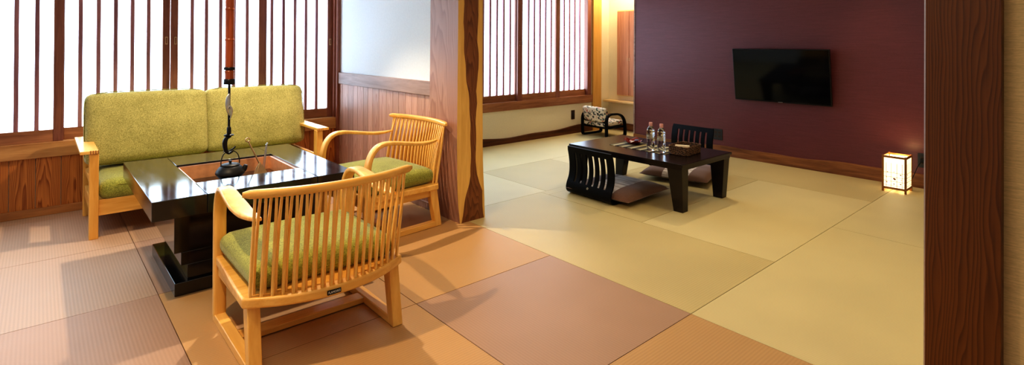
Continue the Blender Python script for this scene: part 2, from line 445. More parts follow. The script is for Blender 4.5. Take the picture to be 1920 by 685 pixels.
# baseboards
bm = B(); box(bm, -2.2, 2.14, YW-.018, YW+.01, 0, .055); link('baseboard_back', bm, M_base, kind='structure', bevel=.003)
def live_edge(pts_fn, L0, L1, n, base, mat, name, axis, plane, th):
    b = B(); prev = None
    for i in range(n+1):
        t = L0+(L1-L0)*i/n; h = pts_fn(t)
        if axis == 'x': c = [(t,plane-th,0),(t,plane,0),(t,plane,h+.004),(t,plane-th,h)]
        else: c = [(plane-th,t,0),(plane,t,0),(plane,t,h+.004),(plane-th,t,h)]
        v = [b.verts.new(p) for p in c]
        if prev:
            for k in range(4): b.faces.new((prev[k], prev[(k+1)%4], v[(k+1)%4], v[k]))
        else: b.faces.new(v[::-1])
        prev = v
    b.faces.new(prev)
    return link(name, b, mat, kind='structure')
live_edge(lambda t: .088+.02*sin(t*2.2+1)+.008*sin(t*7), 2.34, 5.87, 60, 0, M_base2, 'baseboard_back.001', 'x', YW+.005, .022)
live_edge(lambda t: .098+.012*(2.6-t)+.007*sin(t*5)+.004*sin(t*11+1), .32, 4.07, 70, 0, M_base_y, 'baseboard_right', 'y', XR+.005, .03)
bm = B(); box(bm, 6.225, 6.255, 4.1, 4.94, 0, .1); link('baseboard_right.001', bm, M_base_y, kind='structure', bevel=.002)
# partition between the rooms
bm = B(); box(bm, XP, 2.29, 3.2, 5.0, 0, CH); link('wall_middle', bm, M_plaster, kind='structure')
bm = B(); y = 4.935; random.seed(11)
while y > 3.2:
    w = random.uniform(.085, .125)
    plank_box(bm, XP-.008, XP+.004, y-w+.0018, y-.0018, .0, .835, 'y', random.random()); y -= w
link('trim_4', bm, M_panel_p, kind='structure', smooth=False)
bm = B(); box(bm, XP-.022, XP+.003, 3.265, 4.90, .827, .932); link('trim_5', bm, M_trim_y, kind='structure', bevel=.003)
bm = B(); box(bm, XP-.02, XP+.002, 3.24, 4.93, 0, .05); link('baseboard_middle', bm, M_trim_y, kind='structure', bevel=.003)
bm = B(); box(bm, 2.118, 2.15, 4.90, 4.95, 0, CH); link('trim_6', bm, M_darkwood, kind='structure', bevel=.002)
# live-edge pillar at the end of the partition
bm = B()
prof = [ # z, xl, xr, heart left frac, heart right frac
 (0,2.124,2.338,.07,.95),(.03,2.122,2.337,.10,.92),(.08,2.116,2.334,.17,.92),(.13,2.110,2.333,.24,.93),(.19,2.106,2.330,.32,.94),
 (.25,2.103,2.326,.42,.82),(.31,2.101,2.322,.50,.74),(.40,2.100,2.318,.52,.72),(.52,2.098,2.315,.52,.73),(.66,2.098,2.314,.50,.72),(.80,2.098,2.312,.47,.77),
 (.88,2.099,2.311,.42,.73),(.96,2.099,2.310,.35,.80),(1.04,2.100,2.309,.31,.84),(1.14,2.100,2.309,.26,.83),(1.22,2.100,2.309,.24,.79),(1.35,2.101,2.309,.22,.80),(1.6,2.101,2.309,.24,.84),(2.0,2.101,2.309,.28,.8),(CH,2.101,2.309,.3,.8)]
# interpolate for smooth wavy boundaries
P2 = []
for i in range(len(prof)-1):
    for k in range(4):
        t = k/4; P2.append([prof[i][j]*(1-t)+prof[i+1][j]*t for j in range(5)])
P2.append(list(prof[-1]))
for q in P2:
    q[3] += .012*sin(q[0]*31); q[4] += .012*sin(q[0]*23+1)
YF, YB = 2.929, 3.268
Q = []
for a, b in zip(P2, P2[1:]):
    def X(r, f): return r[1]+(r[2]-r[1])*f
    for (fa, fb, m) in ((('0', 0, 0)), ('h', 1, 1), ('1', 2, 0)):
        if fa == '0': l0, l1, r0, r1 = 0, 0, a[3], b[3]
        elif fa == 'h': l0, l1, r0, r1 = a[3], b[3], a[4], b[4]
        else: l0, l1, r0, r1 = a[4], b[4], 1, 1
        Q.append((((X(a,l0),YF,a[0]),(X(a,r0),YF,a[0]),(X(b,r1),YF,b[0]),(X(b,l1),YF,b[0])), (l0-.5, r0-.5), (a[0], b[0]), .37, m))
    Q.append((((a[1],YB,a[0]),(a[1],YF,a[0]),(b[1],YF,b[0]),(b[1],YB,b[0])), (-.5,.5), (a[0], b[0]), .62, 2))
    Q.append((((a[2],YF,a[0]),(a[2],YB,a[0]),(b[2],YB,b[0]),(b[2],YF,b[0])), (-.5,.5), (a[0], b[0]), .2, 0))
    Q.append((((a[2],YB,a[0]),(a[1],YB,a[0]),(b[1],YB,b[0]),(b[2],YB,b[0])), (-.5,.5), (a[0], b[0]), .2, 2))
boards(bm, Q); bmesh.ops.remove_doubles(bm, verts=bm.verts[:], dist=1e-5)
link('trim_7', bm, mats=[M_sap, M_heart, M_post], kind='structure', smooth=False)
# purple wall + its metal edge, nook behind it
bm = B(); box(bm, XR, XR+.14, .3, 4.07, 0, CH); link('wall_right', bm, M_purple, kind='structure')
bm = B(); box(bm, XR-.006, XR+.146, 4.065, 4.085, 0, CH); link('trim_8', bm, M_trim_y, kind='structure', bevel=.001)
bm = B(); box(bm, 6.25, 6.35, 3.9, 5.0, 0, CH); box(bm, XR+.14, 6.25, 3.9, 4.0, 0, CH); link('wall_nook', bm, M_cream, kind='structure')
bm = B(); box(bm, 5.866, 6.045, YW-.03, YW+.03, 0, CH); link('trim_9', bm, M_lightpost, kind='structure', bevel=.003)
# near right post and the wallpapered wall beside it
bm = B(); plank_box(bm, 2.115, 2.335, .232, .4125, 0, CH, 'y', .31); link('trim_10', bm, M_fpost, kind='structure', smooth=False, bevel=.002)
bm = B(); box(bm, 2.117, 2.125, .4125, .416, 0, CH); link('edge_reflection_strip', bm, M_edge_glint, kind='structure')  # thin pale strip modelled in place of a reflection on the post edge
bm = B(); box(bm, 2.16, 2.30, -2.4, .24, 0, CH); link('wall_front', bm, M_beige, kind='structure')
bm = B(); box(bm, 2.33, 6.3, .2, .34, 0, CH); link('wall_side', bm, M_cream, kind='structure')

# ------------------------------------------------------------------ WINDOWS
def sash(par, x0, x1, z0, z1, slats, st=.05, yb=YW, pulls=()):
    b = B()
    box(b, x0, x0+st, yb-.002, yb+.035, z0, z1); box(b, x1-st, x1, yb-.002, yb+.035, z0, z1)
    o = link('sash', b, M_darkwood, par, bevel=.002)
    b = B(); box(b, x0+st, x1-st, yb+.001, yb+.033, z0, z0+.083); box(b, x0+st, x1-st, yb+.001, yb+.033, z1-.06, z1)
    link('rail', b, M_darkwood_x, o, bevel=.0015)
    b = B()
    for s in slats: box(b, s-.0125, s+.0125, yb+.002, yb+.028, z0+.083, z1-.06)
    link('lattice', b, M_slat, o, bevel=.0012)
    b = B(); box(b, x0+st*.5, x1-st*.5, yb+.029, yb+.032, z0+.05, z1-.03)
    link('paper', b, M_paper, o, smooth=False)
    for px in pulls:
        b = B(); box(b, px-.009, px+.009, yb-.006, yb-.001, 1.19, 1.25); box(b, px-.005, px+.005, yb-.0075, yb-.005, 1.197, 1.243, 1)
        link('finger_pull', b, mats=[M_brass, M_darkwood], parent=o)
    return o
w1 = thing('window_1', None, None, (0,0,0), kind='structure')
Z0, Z1 = .507, 2.03
sash(w1, -1.95, -1.27, Z0, Z1, [-1.82+.104*k for k in range(5)], yb=YW+.04)
sash(w1, -1.29, -.62, Z0, Z1, [-1.14+.104*k for k in range(5)])
sash(w1, -.64, .135, Z0, Z1, [-.535+.1055*k for k in range(6)], st=.055, yb=YW)
sash(w1, .09, .782, Z0, Z1, [.228,.332,.434,.537,.640], st=.05, yb=YW+.04, pulls=(.757,))
sash(w1, .782, 1.481, Z0, Z1, [.928,1.030,1.135,1.237,1.340], st=.048, yb=YW, pulls=(.812,))
sash(w1, 1.46, 2.11, Z0, Z1, [1.555,1.656,1.757,1.857,1.957], st=.05, yb=YW+.04, pulls=(2.085,))
bm = B(); box(bm, -2.2, 2.12, YW-.01, YW+.1, Z1, 2.09); box(bm, 2.105, 2.118, YW-.01, YW+.1, Z0, Z1); box(bm, -2.0, -1.95, YW-.01, YW+.1, Z0, Z1); box(bm, -2.2, -2.0, YW+.03, YW+.1, Z0, Z1)
link('window_frame', bm, M_darkwood, w1, bevel=.002)
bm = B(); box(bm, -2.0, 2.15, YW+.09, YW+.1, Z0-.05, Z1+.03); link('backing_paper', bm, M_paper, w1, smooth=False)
w2 = thing('window_2', None, None, (0,0,0), kind='structure')
sash(w2, 3.02, 3.80, Z0-.003, Z1, [3.12+.104*k for k in range(6)], st=.05)
sash(w2, 3.76, 4.50, Z0-.003, Z1, [3.84,3.945,4.052,4.158,4.264,4.37], st=.05, yb=YW+.036)
sash(w2, 4.46, 5.215, Z0-.003, Z1, [4.647,4.748,4.848,4.951,5.055], st=.078, yb=YW, pulls=(4.487,4.525))
sash(w2, 5.18, 5.83, Z0-.003, Z1, [5.245,5.343,5.448,5.555,5.660], st=.045, yb=YW+.036)
sash(w2, 2.34, 3.06, Z0-.003, Z1, [2.45+.104*k for k in range(6)], st=.05, yb=YW+.036)
bm = B(); box(bm, 2.3, 5.866, YW-.012, YW+.1, Z1, 2.09); box(bm, 5.77, 5.845, YW-.008, YW+.1, Z0, Z1)
link('window_frame', bm, M_darkwood, w2, bevel=.002)
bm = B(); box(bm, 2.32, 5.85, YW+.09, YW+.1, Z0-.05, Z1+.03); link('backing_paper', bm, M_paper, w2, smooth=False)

# ------------------------------------------------------------------ ARMCHAIR
def make_armchair(label):
    t = thing('armchair', label, 'armchair', group='spindle back armchairs at the hearth table')
    for s in (-1, 1):
        b = B(); box(b, s*.2825-.0225, s*.2825+.0225, -.275, .28, .001, .036); link('runner', b, M_oak['y'], t, bevel=.004)
        b = B(); hexa(b, [(s*.2825-.023,-.283,.001),(s*.2825+.023,-.283,.001),(s*.2825+.023,-.238,.001),(s*.2825-.023,-.238,.001),
                          (s*.282-.0225,-.245,.246),(s*.282+.0225,-.245,.246),(s*.282+.0225,-.185,.246),(s*.282-.0225,-.185,.246)])
        link('leg', b, M_oak['z'], t, bevel=.004)
        # front post bending over into the flat arm
        b = B()
        path = [(s*.2825,.262,.03),(s*.2825,.264,.20),(s*.283,.264,.40),(s*.284,.258,.48),(s*.285,.232,.545),(s*.287,.185,.583),(s*.289,.12,.592),
                (s*.290,.04,.583),(s*.288,-.06,.567),(s*.283,-.14,.558),(s*.276,-.21,.558),(s*.270,-.262,.563)]
        wd = [.050,.050,.050,.050,.050,.052,.056,.064,.070,.062,.042,.018]; th = [.04,.038,.034,.028,.025,.024,.023,.022,.021,.02,.017,.012]
        sp = spline(path, 6); N = len(sp); sz = []
        for i in range(N):
            q = i/6; k = min(int(q), len(wd)-2); f = q-k
            sz.append((wd[k]*(1-f)+wd[k+1]*f, th[k]*(1-f)+th[k+1]*f))
        sweep(b, sp, sz, side=(1,0,0), n=16, e=5)
        link('arm', b, M_oak['z'], t, autos=50)
    b = B(); box(b, -.262, .262, -.005, .062, .004, .03); link('stretcher', b, M_oak['x'], t, bevel=.004)
    b = B(); box(b, -.258, .258, .215, .238, .19, .245); link('front_apron', b, M_oak['x'], t, bevel=.003)
    for s in (-1, 1):
        b = B(); box(b, s*.282-.011, s*.282+.011, -.2, .24, .203, .247); link('side_apron', b, M_oak['y'], t, bevel=.002)
    yr = lambda x: -.352+.11*(abs(x)/.322)**2.1      # rear edge of the seat board
    yt = lambda x: -.368+.075*(abs(x)/.325)**2.0     # top rail
    poly = [(.322*(-1+2*i/28), yr(.322*(-1+2*i/28))) for i in range(29)]
    poly = poly + [(.318,-.1),(.306,.1),(.300,.262),(-.300,.262),(-.306,.1),(-.318,-.1)]
    b = B(); prism(b, poly, .246, .284); link('seat_frame', b, M_oak['x'], t, bevel=.008, autos=50)
    # cushion
    b = B(); rbox(b, .565, .50, .088, .036, puff=.022, n=18, c=(0,.012,.334), side_puff=.006); c = link('seat_cushion', b, M_green2, t, autos=80)
    b = B()
    pr = []
    for i in range(64):
        a = 2*pi*i/64; ca, sa = cos(a), sin(a)
        pr.append(((.286)*math.copysign(abs(ca)**(.32), ca), .012+.254*math.copysign(abs(sa)**(.32), sa), .322))
    tube(b, pr, .0028, n=6, closed=True); link('piping', b, M_piping, c)
    # spindles, alternately set in two rows on the board
    n = 37
    for i in range(n):
        q = -1+2*i/(n-1); x0 = q*.295; x1 = q*.297
        inset = .018 if i % 2 == 0 else .042
        a = Vector((x0, yr(x0)+inset, .282)); d = Vector((x1, yt(x1)-.0, .662))
        pts = []; sz = []
        for k in range(9):
            u = k/8; p = a.lerp(d, u); p.y = a.y + (d.y-a.y)*(u**1.5) - .010*sin(pi*u)*(1 if i % 2 == 0 else -.3)
            pts.append(p); wv = .0105-.0022*u+.0015*sin(pi*u); sz.append((wv, wv*1.35))
        b = B(); sweep(b, pts, sz, side=(1,0,0), n=8, e=4); link('spindle', b, M_spin, t, autos=50)
    b = B(); pts = []; sz = []
    for k in range(33):
        q = -1+2*k/32; x = q*.335; e = 1-.45*max(0, abs(q)-.93)/.07
        pts.append((x, yt(x)-.004*abs(q)**8, .668+.002*q*q)); sz.append((.032*e, .030*e))
    sweep(b, pts, sz, side=(0,0,1), n=16, e=3); link('top_rail', b, M_oak['x'], t, autos=60)
    return t
def copy_tree(src, parent=None):
    c = src.copy(); COL.objects.link(c); c.parent = parent
    for ch in list(src.children): copy_tree(ch, c)
    return c
ch1 = make_armchair('nearest oak spindle-back armchair seen from behind, black maker tag on its seat rail')
ch2 = copy_tree(ch1)
ch1.location = (.8755, 2.32, 0); ch1.rotation_euler.z = radians(-.5)
ch2['label'] = 'oak spindle-back armchair beside the wood-panelled partition, facing the hearth table sideways'
ch2.location = (1.712, 3.268, 0); ch2.rotation_euler.z = radians(94.5)
# maker tag
def text_mesh(name, s, size, mat, parent, M, extrude=.0003):
    cu = bpy.data.curves.new(name, 'FONT'); cu.body = s; cu.size = size; cu.align_x = 'CENTER'; cu.align_y = 'CENTER'; cu.extrude = extrude
    to = bpy.data.objects.new(name+'_tmp', cu); COL.objects.link(to)
    dg = bpy.context.evaluated_depsgraph_get(); me = bpy.data.meshes.new_from_object(to.evaluated_get(dg))
    bpy.data.objects.remove(to); me.name = name
    me.transform(M)
    o = bpy.data.objects.new(name, me); COL.objects.link(o); me.materials.clear(); me.materials.append(mat); o.parent = parent
    return o
tx = -.027
ty = -.352+.11*(abs(tx)/.322)**2.1
b = B(); box(b, tx-.026, tx+.026, ty-.0035, ty+.004, .256, .272); mt = link('maker_tag', b, M_hole, ch1); mt['label'] = 'black maker tag with white lettering'
text_mesh('tag_lettering', 'FLAMORES', .0125, M_white, mt, Matrix.Translation((tx, ty-.0040, .264)) @ Matrix.Rotation(pi/2, 4, 'X') @ Matrix.Diagonal((.8,1,1,1)))

# ------------------------------------------------------------------ SOFA
so = thing('sofa', 'two-seat oak sofa with olive green cushions under the slatted window', 'sofa', (.955, 4.5, 0))
SX = .72
for s in (-1, 1):
    for (y0, y1, nm) in ((-.365,-.30,'leg'), (.235,.295,'leg')):
        b = B(); box(b, s*.696-.023, s*.696+.023, y0, y1, 0, .523); link(nm, b, M_oak['z'], so, bevel=.003)
    b = B(); hexa(b, [(s*.72-.045,-.375,.523),(s*.72+.045,-.375,.523),(s*.72+.045,.30,.523),(s*.72-.045,.30,.523),
                      (s*.72-.045,-.375,.543),(s*.72+.045,-.375,.543),(s*.72+.045,.30,.543),(s*.72-.045,.30,.543)])
    ar = link('armrest', b, M_oak['y'], so, bevel=.003)
    b = B()
    for k in range(4): box(b, s*.696-.021+k*.0125, s*.696-.0155+k*.0125, -.3765, -.374, .522, .544)
    link('finger_joint', b, M_base, ar)
    b = B(); box(b, s*.696-.014, s*.696+.014, -.30, .235, .135, .215); link('side_rail', b, M_oak['y'], so, bevel=.003)
    b = B(); box(b, s*.696-.012, s*.696+.012, -.30, .235, .30, .335); link('side_rail', b, M_oak['y'], so, bevel=.003)
b = B(); box(b, -.673, .673, -.345, -.318, .135, .232); link('front_rail', b, M_oak['x'], so, bevel=.003)
b = B(); box(b, -.673, .673, .24, .268, .135, .232); link('back_rail', b, M_oak['x'], so, bevel=.003)
b = B(); box(b, -.673, .673, .25, .275, .48, .56)
for k in range(11):
    x = -.6+.12*k; box(b, x-.015, x+.015, .255, .272, .23, .49)
link('back_frame', b, M_oak['x'], so, bevel=.003)
b = B(); box(b, -.673, .673, -.31, .24, .20, .228); link('seat_deck', b, M_oak['x'], so)
for s in (-1, 1):
    b = B(); rbox(b, .665, .60, .115, .045, puff=.02, n=16, c=(0,0,0), side_puff=.006)
    c = link('seat_cushion', b, M_green2, so, autos=80); c.location = (s*.3345, -.06, .285)
    c2 = B(); pr = []
    for i in range(72):
        a = 2*pi*i/72; ca, sa = cos(a), sin(a)
        pr.append((.338*math.copysign(abs(ca)**.27, ca), .304*math.copysign(abs(sa)**.27, sa), .03))
    tube(c2, pr, .003, n=6, closed=True); link('piping', c2, M_piping, c)
    b = B(); rbox(b, .725, .165, .475, .042, puff=.006, n=22, side_puff=.003, y_puff=.024)
    for v in b.verts:   # fuller low down, slack top corners
        f = (v.co.z/.235); v.co.y *= 1-.12*f; v.co.z -= .004*(abs(v.co.x)/.36)**4*max(0, f)
    c = link('back_cushion', b, M_green, so, autos=80); c.location = (s*.358, .115, .612); c.rotation_euler.x = radians(-9)
    c2 = B(); pr = []
    for i in range(80):
        a = 2*pi*i/80; ca, sa = cos(a), sin(a)
        X_ = .366*math.copysign(abs(ca)**.24, ca); Z_ = .246*math.copysign(abs(sa)**.24, sa)
        pr.append((X_, -.055, Z_-.012*(abs(X_)/.36)**4*max(0, Z_/.235)))
    sweep(c2, pr, (.006,.006), side=(0,1,0), n=6, e=2, closed=True); link('piping', c2, M_piping, c)

# ------------------------------------------------------------------ HEARTH TABLE
TX0, TX1, TY0, TY1 = .370, 1.297, 2.765, 3.805
HX0, HX1, HY0, HY1 = .585, 1.095, 3.025, 3.520
tb = thing('hearth_table', 'black lacquered hearth table with a copper-lined fire pit in its top', 'table', ((TX0+TX1)/2, (TY0+TY1)/2, 0))
ox, oy = (TX0+TX1)/2, (TY0+TY1)/2
def bx(b, x0, x1, y0, y1, z0, z1, mi=0): box(b, x0-ox, x1-ox, y0-oy, y1-oy, z0, z1, mi)
Z = .51; th = .087
# boards mitre like the photo: side boards run full depth, front/back between
for nm, a in (('tabletop_board', (TX0, HX0, TY0, TY1)), ('tabletop_board', (HX1, TX1, TY0, TY1)), ('tabletop_board', (HX0, HX1, TY0, HY0)), ('tabletop_board', (HX0, HX1, HY1, TY1))):
    b = B(); g = .0006; bx(b, a[0]+g, a[1]-g, a[2], a[3], Z-th, Z); link(nm, b, M_lac, tb, bevel=.0025)
b = B()
for a in ((HX0+.004, HX0+.012, HY0+.004, HY1-.004), (HX1-.012, HX1-.004, HY0+.004, HY1-.004), (HX0+.004, HX1-.004, HY0+.004, HY0+.012), (HX0+.004, HX1-.004, HY1-.012, HY1-.004)):
    bx(b, *a, .40, .498)
bx(b, HX0+.004, HX1-.004, HY0+.004, HY1-.004, .405, .415)
cl_ = link('copper_liner', b, M_copper, tb)
b = B()
for a in ((HX0, HX0+.012, HY0, HY1), (HX1-.012, HX1, HY0, HY1), (HX0, HX1, HY0, HY0+.012), (HX0, HX1, HY1-.012, HY1)):
    bx(b, *a, .4975, .4995)
link('copper_rim', b, plain('copper_rim_mat', (.95,.62,.5,1), .3, .4), cl_)
PX0, PX1, PY0, PY1 = .489, 1.178, 2.95, 3.62
for (dx, dy, z0, z1, nm) in ((.0,.022,.197,Z-th,'pedestal'), (.029,.022,.135,.197,'pedestal_step'), (.056,.022,.063,.135,'pedestal_step')):
    b = B(); bx(b, PX0+dx, PX1-dx, PY0+dy, PY1-dy, z0, z1); link(nm, b, M_lac, tb, bevel=.002)
b = B(); bx(b, PX0, PX1, PY0, PY1, 0, .063); link('plinth', b, M_lac, tb, bevel=.003)

# ------------------------------------------------------------------ POT HOOK
hk = thing('pot_hook', 'smoked bamboo pot hook with iron rod hanging over the copper fire pit', 'pot hook', (.787, 3.24, .58))
def H(z): return z-.58
b = B(); pr = []
z = .992
while z < CH:
    nd = (z-1.045) % .17; pr.append((.0225+(.0025 if nd < .006 else 0)-(.0012 if .006 <= nd < .02 else 0), H(z))); z += .006
pr.append((.0225, H(CH)))
lathe(b, [(0.0, H(.992))]+pr, 24); link('bamboo_pole', b, M_bamboo, hk)
for z0, z1 in ((.975,1.005),(1.055,1.07)):
    b = B(); lathe(b, [(0,H(z0)),(.0265,H(z0)),(.0285,H(z0)+.003),(.0285,H(z1)-.003),(.0265,H(z1)),(.02,H(z1))], 24); link('iron_band', b, M_blackm, hk)
b = B(); tube(b, [(0,0,H(.70)),(0,0,H(.985))], .0062, 12); lathe(b, [(0,H(.705)),(.011,H(.705)),(.011,H(.735)),(.006,H(.745))], 16); link('iron_rod', b, M_blackm, hk)
b = B()   # fish shaped lever hung diagonally on the rod
pts = spline([(-.003,-.013,H(.925)), (-.009,-.014,H(.90)), (-.011,-.015,H(.865)), (-.007,-.014,H(.83)), (-.001,-.013,H(.805))], 7); N = len(pts)
sweep(b, pts, [(.003+.021*sin(pi*(i/(N-1))**.9)**.8, .003+.006*sin(pi*i/(N-1))) for i in range(N)], side=(1,0,0), n=12, e=2)
pts = spline([(-.010,-.018,H(.842)), (.0,-.020,H(.857)), (.009,-.019,H(.835)), (.007,-.017,H(.805)), (.0,-.015,H(.785))], 6); N = len(pts)
sweep(b, pts, [(.003+.008*sin(pi*i/(N-1)), .003+.005*sin(pi*i/(N-1))) for i in range(N)], side=(1,0,0), n=10, e=2)
link('fish_lever', b, M_silver, hk)
b = B(); lathe(b, [(0,H(.690)),(.018,H(.690)),(.026,H(.694)),(.026,H(.698)),(.010,H(.704)),(0,H(.706))], 20, sy=.6); link('hook_plate', b, M_blackm, hk)
b = B()
sweep(b, spline([(.010,0,H(.69)),(-.012,0,H(.680)),(-.020,0,H(.655)),(-.016,0,H(.62)),(-.004,0,H(.598)),(.010,0,H(.600)),(.022,0,H(.612))], 6),
      [(.014+.008*sin(i/36*pi), .012+.014*sin(min(1,i/24)*pi)) for i in range(37)], side=(0,1,0), n=10, e=2.5)
sweep(b, spline([(.006,0,H(.612)),(.020,0,H(.618)),(.034,0,H(.63))], 5), (.005,.008), side=(0,1,0), n=8, e=2)
sweep(b, spline([(-.012,0,H(.612)),(-.022,0,H(.61)),(-.028,0,H(.606))], 5), (.005,.006), side=(0,1,0), n=8, e=2)
link('iron_hook', b, M_blackm, hk)

# ------------------------------------------------------------------ KETTLE
kt = thing('kettle', 'small black cast iron kettle hanging from the pot hook over the fire pit', 'kettle', (.795, 3.24, .455))
b = B(); lathe(b, [(0,0),(.038,0),(.05,.004),(.063,.02),(.0735,.032),(.0735,.038),(.069,.05),(.058,.065),(.045,.076),(.042,.077),(0,.077)], 40); link('body', b, M_iron, kt)
b = B(); lathe(b, [(.047,.075),(.048,.079),(.042,.083),(.02,.088),(.0,.089)], 36); ld = link('lid', b, M_iron, kt)
b = B(); lathe(b, [(0,.087),(.006,.087),(.006,.092),(.0085,.096),(.0085,.101),(0,.103)], 16); link('knob', b, M_iron, ld)
b = B(); tube(b, spline([(.052,-.01,.035),(.066,-.014,.046),(.073,-.016,.062),(.076,-.017,.070)], 5), [.017-.0075*i/15 for i in range(16)], 12); link('spout', b, M_iron, kt)
b = B(); pts = spline([(-.044,0,.062),(-.046,0,.10),(-.033,0,.139),(0,0,.156),(.033,0,.139),(.046,0,.10),(.044,0,.062)], 8)
sweep(b, pts, (.006,.005), side=(0,1,0), n=8, e=2.5)
for s in (-1, 1): box(b, s*.044-.005, s*.044+.005, -.005, .005, .055, .078)
link('handle', b, M_iron, kt)

# ------------------------------------------------------------------ FIRE TOOLS
ar = thing('ash_rake', 'brass ash rake with ring end leaning in the copper fire pit', 'fire tool', (.972, 3.32, .372))
b = B(); p0 = Vector((.0,0,.125)); p1 = Vector((-.062,0,.262))
tube(b, [p0, p0.lerp(p1,.5), p1], .0042, 10); link('shaft', b, M_brass, ar)
b = B(); c0 = p1+Vector((-.004,0,.012)); sweep(b, [c0+Vector((.011*cos(a*pi/10), 0, .011*sin(a*pi/10))) for a in range(20)], (.007,.007), side=(0,1,0), n=8, e=2, closed=True)
link('ring', b, M_brass, ar)
b = B()
fan = [(0,0,.140),(-.026,-.012,.105),(-.040,-.02,.07),(-.030,-.024,.055),(.0,-.026,.05),(.028,-.024,.06),(.034,-.02,.08),(.018,-.012,.11)]
vs = [b.verts.new(p) for p in fan]; vb = [b.verts.new(Vector(p)+Vector((0,.004,0))) for p in fan]
b.faces.new(vs); b.faces.new(vb[::-1])
for i in range(8): b.faces.new((vs[i], vs[(i+1)%8], vb[(i+1)%8], vb[i]))
for x in (-.022,-.008,.008,.02): tube(b, [(0,-.002,.138),(x*1.2,-.022,.06)], .0025, 6)
link('rake_head', b, M_brass, ar)
tg = thing('fire_tongs', 'pair of slim silver fire chopsticks standing in the fire pit', 'fire tool', (1.0, 3.36, .417))
for (a, c) in (((-.006,0,.001),(.018,.0,.178)), ((.006,.006,.001),(.030,.02,.182))):
    b = B(); a = Vector(a); c = Vector(c)
    tube(b, [a, a.lerp(c,.5), c], [.0018,.0024,.003], 8); lathe(b, [(0,0),(.0048,.002),(.0048,.006),(0,.008)], 12, c=tuple(c)); link('stick', b, M_silver, tg)
b = B(); tube(b, [(.018,0,.174),(.024,.01,.17),(.030,.02,.177)], .0016, 6); link('chain', b, M_silver, tg)

# ------------------------------------------------------------------ LOW TABLE
LX0, LX1, LY0, LY1, LZ = 3.425, 4.155, 2.055, 3.14, .355
lt = thing('low_table', 'low dark wood table with tapered legs in the straw tatami room', 'table', ((LX0+LX1)/2, (LY0+LY1)/2, 0))
cx, cy = (LX0+LX1)/2, (LY0+LY1)/2; hx, hy = (LX1-LX0)/2, (LY1-LY0)/2
b = B(); box(b, -hx, hx, -hy, hy, LZ-.02, LZ); link('tabletop', b, M_lowt, lt, bevel=.003)
b = B()
for s in (-1, 1):
    box(b, s*(hx-.02)-.01, s*(hx-.02)+.01, -hy+.012, hy-.012, LZ-.047, LZ-.02)
    box(b, -hx+.012, hx-.012, s*(hy-.02)-.01, s*(hy-.02)+.01, LZ-.047, LZ-.02)
link('apron', b, M_lowt, lt, bevel=.002)
for sx in (-1, 1):
    for sy in (-1, 1):
        b = B()
        xo, yo = sx*(hx-.012), sy*(hy-.012); xb, yb_ = sx*(hx-.045), sy*(hy-.022)
        def ring(xo, yo, w, d, z): return [(xo, yo, z), (xo-sx*w, yo, z), (xo-sx*w, yo-sy*d, z), (xo, yo-sy*d, z)]
        hexa(b, ring(xb, yb_, .068, .075, 0)+ring(xo, yo, .088, .125, LZ-.02)); link('leg', b, M_lowt, lt, bevel=.002)

# ------------------------------------------------------------------ LEGLESS FLOOR CHAIRS (back panel plane local x=0, sitter faces +x)
def make_zaisu(label):
    t = thing('legless_chair', label, 'floor chair', group='black legless floor chairs at the low table')
    # side profile of the bent plywood (x,z): top of back -> seat front
    pf = [(-.012,.385),(.000,.34),(.014,.27),(.018,.20),(.008,.14),(-.014,.09),(-.022,.055),(-.014,.028),(.012,.012),(.06,.008),(.20,.008),(.40,.010)]
    sp = spline([(x,0,z) for x, z in pf], 6)
    W = .232; T2 = .006
    L = [0.0]
    for a, c in zip(sp, sp[1:]): L.append(L[-1]+(c-a).length)
    cols = []  # slot edges along y
    ns = 6; sl = .026
    edges = [-W]
    for k in range(ns):
        c = (-(ns-1)/2+k)*.062
        edges += [c-sl/2, c+sl/2]
    edges.append(W)
    b = B(); N = len(sp); K = len(edges)
    s0, s1 = .045, .285
    # front and back vertex grids
    G = [[], []]
    for i, p in enumerate(sp):
        tg_ = (sp[min(i+1,N-1)]-sp[max(i-1,0)]).normalized(); nr = Vector((tg_.z, 0, -tg_.x))
        # silhouette: corners rounded at the top
        wfac = 1-.03*max(0, 1-L[i]/.03)
        for g, sg in ((0,-1),(1,1)):
            G[g].append([b.verts.new(p+nr*sg*T2+Vector((0, e*wfac, 0))) for e in edges])
    solid = lambda i, k: not (s0 < (L[i]+L[i+1])/2 < s1 and k % 2 == 1 and 0 <= i < N-1)
    for i in range(N-1):
        for k in range(K-1):
            if not solid(i, k): continue
            b.faces.new((G[0][i][k], G[0][i+1][k], G[0][i+1][k+1], G[0][i][k+1]))
            b.faces.new((G[1][i][k], G[1][i][k+1], G[1][i+1][k+1], G[1][i+1][k]))
            for (di, dk_, e0, e1) in ((-1,0,(i,k),(i,k+1)), (1,0,(i+1,k),(i+1,k+1)), (0,-1,(i,k),(i+1,k)), (0,1,(i,k+1),(i+1,k+1))):
                ii, kk = i+di, k+dk_
                if 0 <= ii < N-1 and 0 <= kk < K-1 and solid(ii, kk): continue
                b.faces.new((G[0][e0[0]][e0[1]], G[0][e1[0]][e1[1]], G[1][e1[0]][e1[1]], G[1][e0[0]][e0[1]]))
    link('shell', b, M_zaisu, t, autos=40)
    b = B()
    lathe(b, [(.0045,0),(.0085,0),(.0085,.002),(.0045,.002),(.0045,0)], 20)
    o = link('eyelet', b, M_brass, t); o.location = (-.026,0,.085); o.rotation_euler = (0, radians(-65), 0)
    return t
z1 = make_zaisu('black legless chair with slatted back turned to the viewer, in front of the low table')
z2 = copy_tree(z1); z2['label'] = 'black legless chair beyond the low table, its slatted back against the purple wall'
z1.location = (3.235, 2.745, 0); z1.rotation_euler.z = radians(-2)
z2.location = (4.985, 2.88, 0); z2.rotation_euler.z = radians(178)

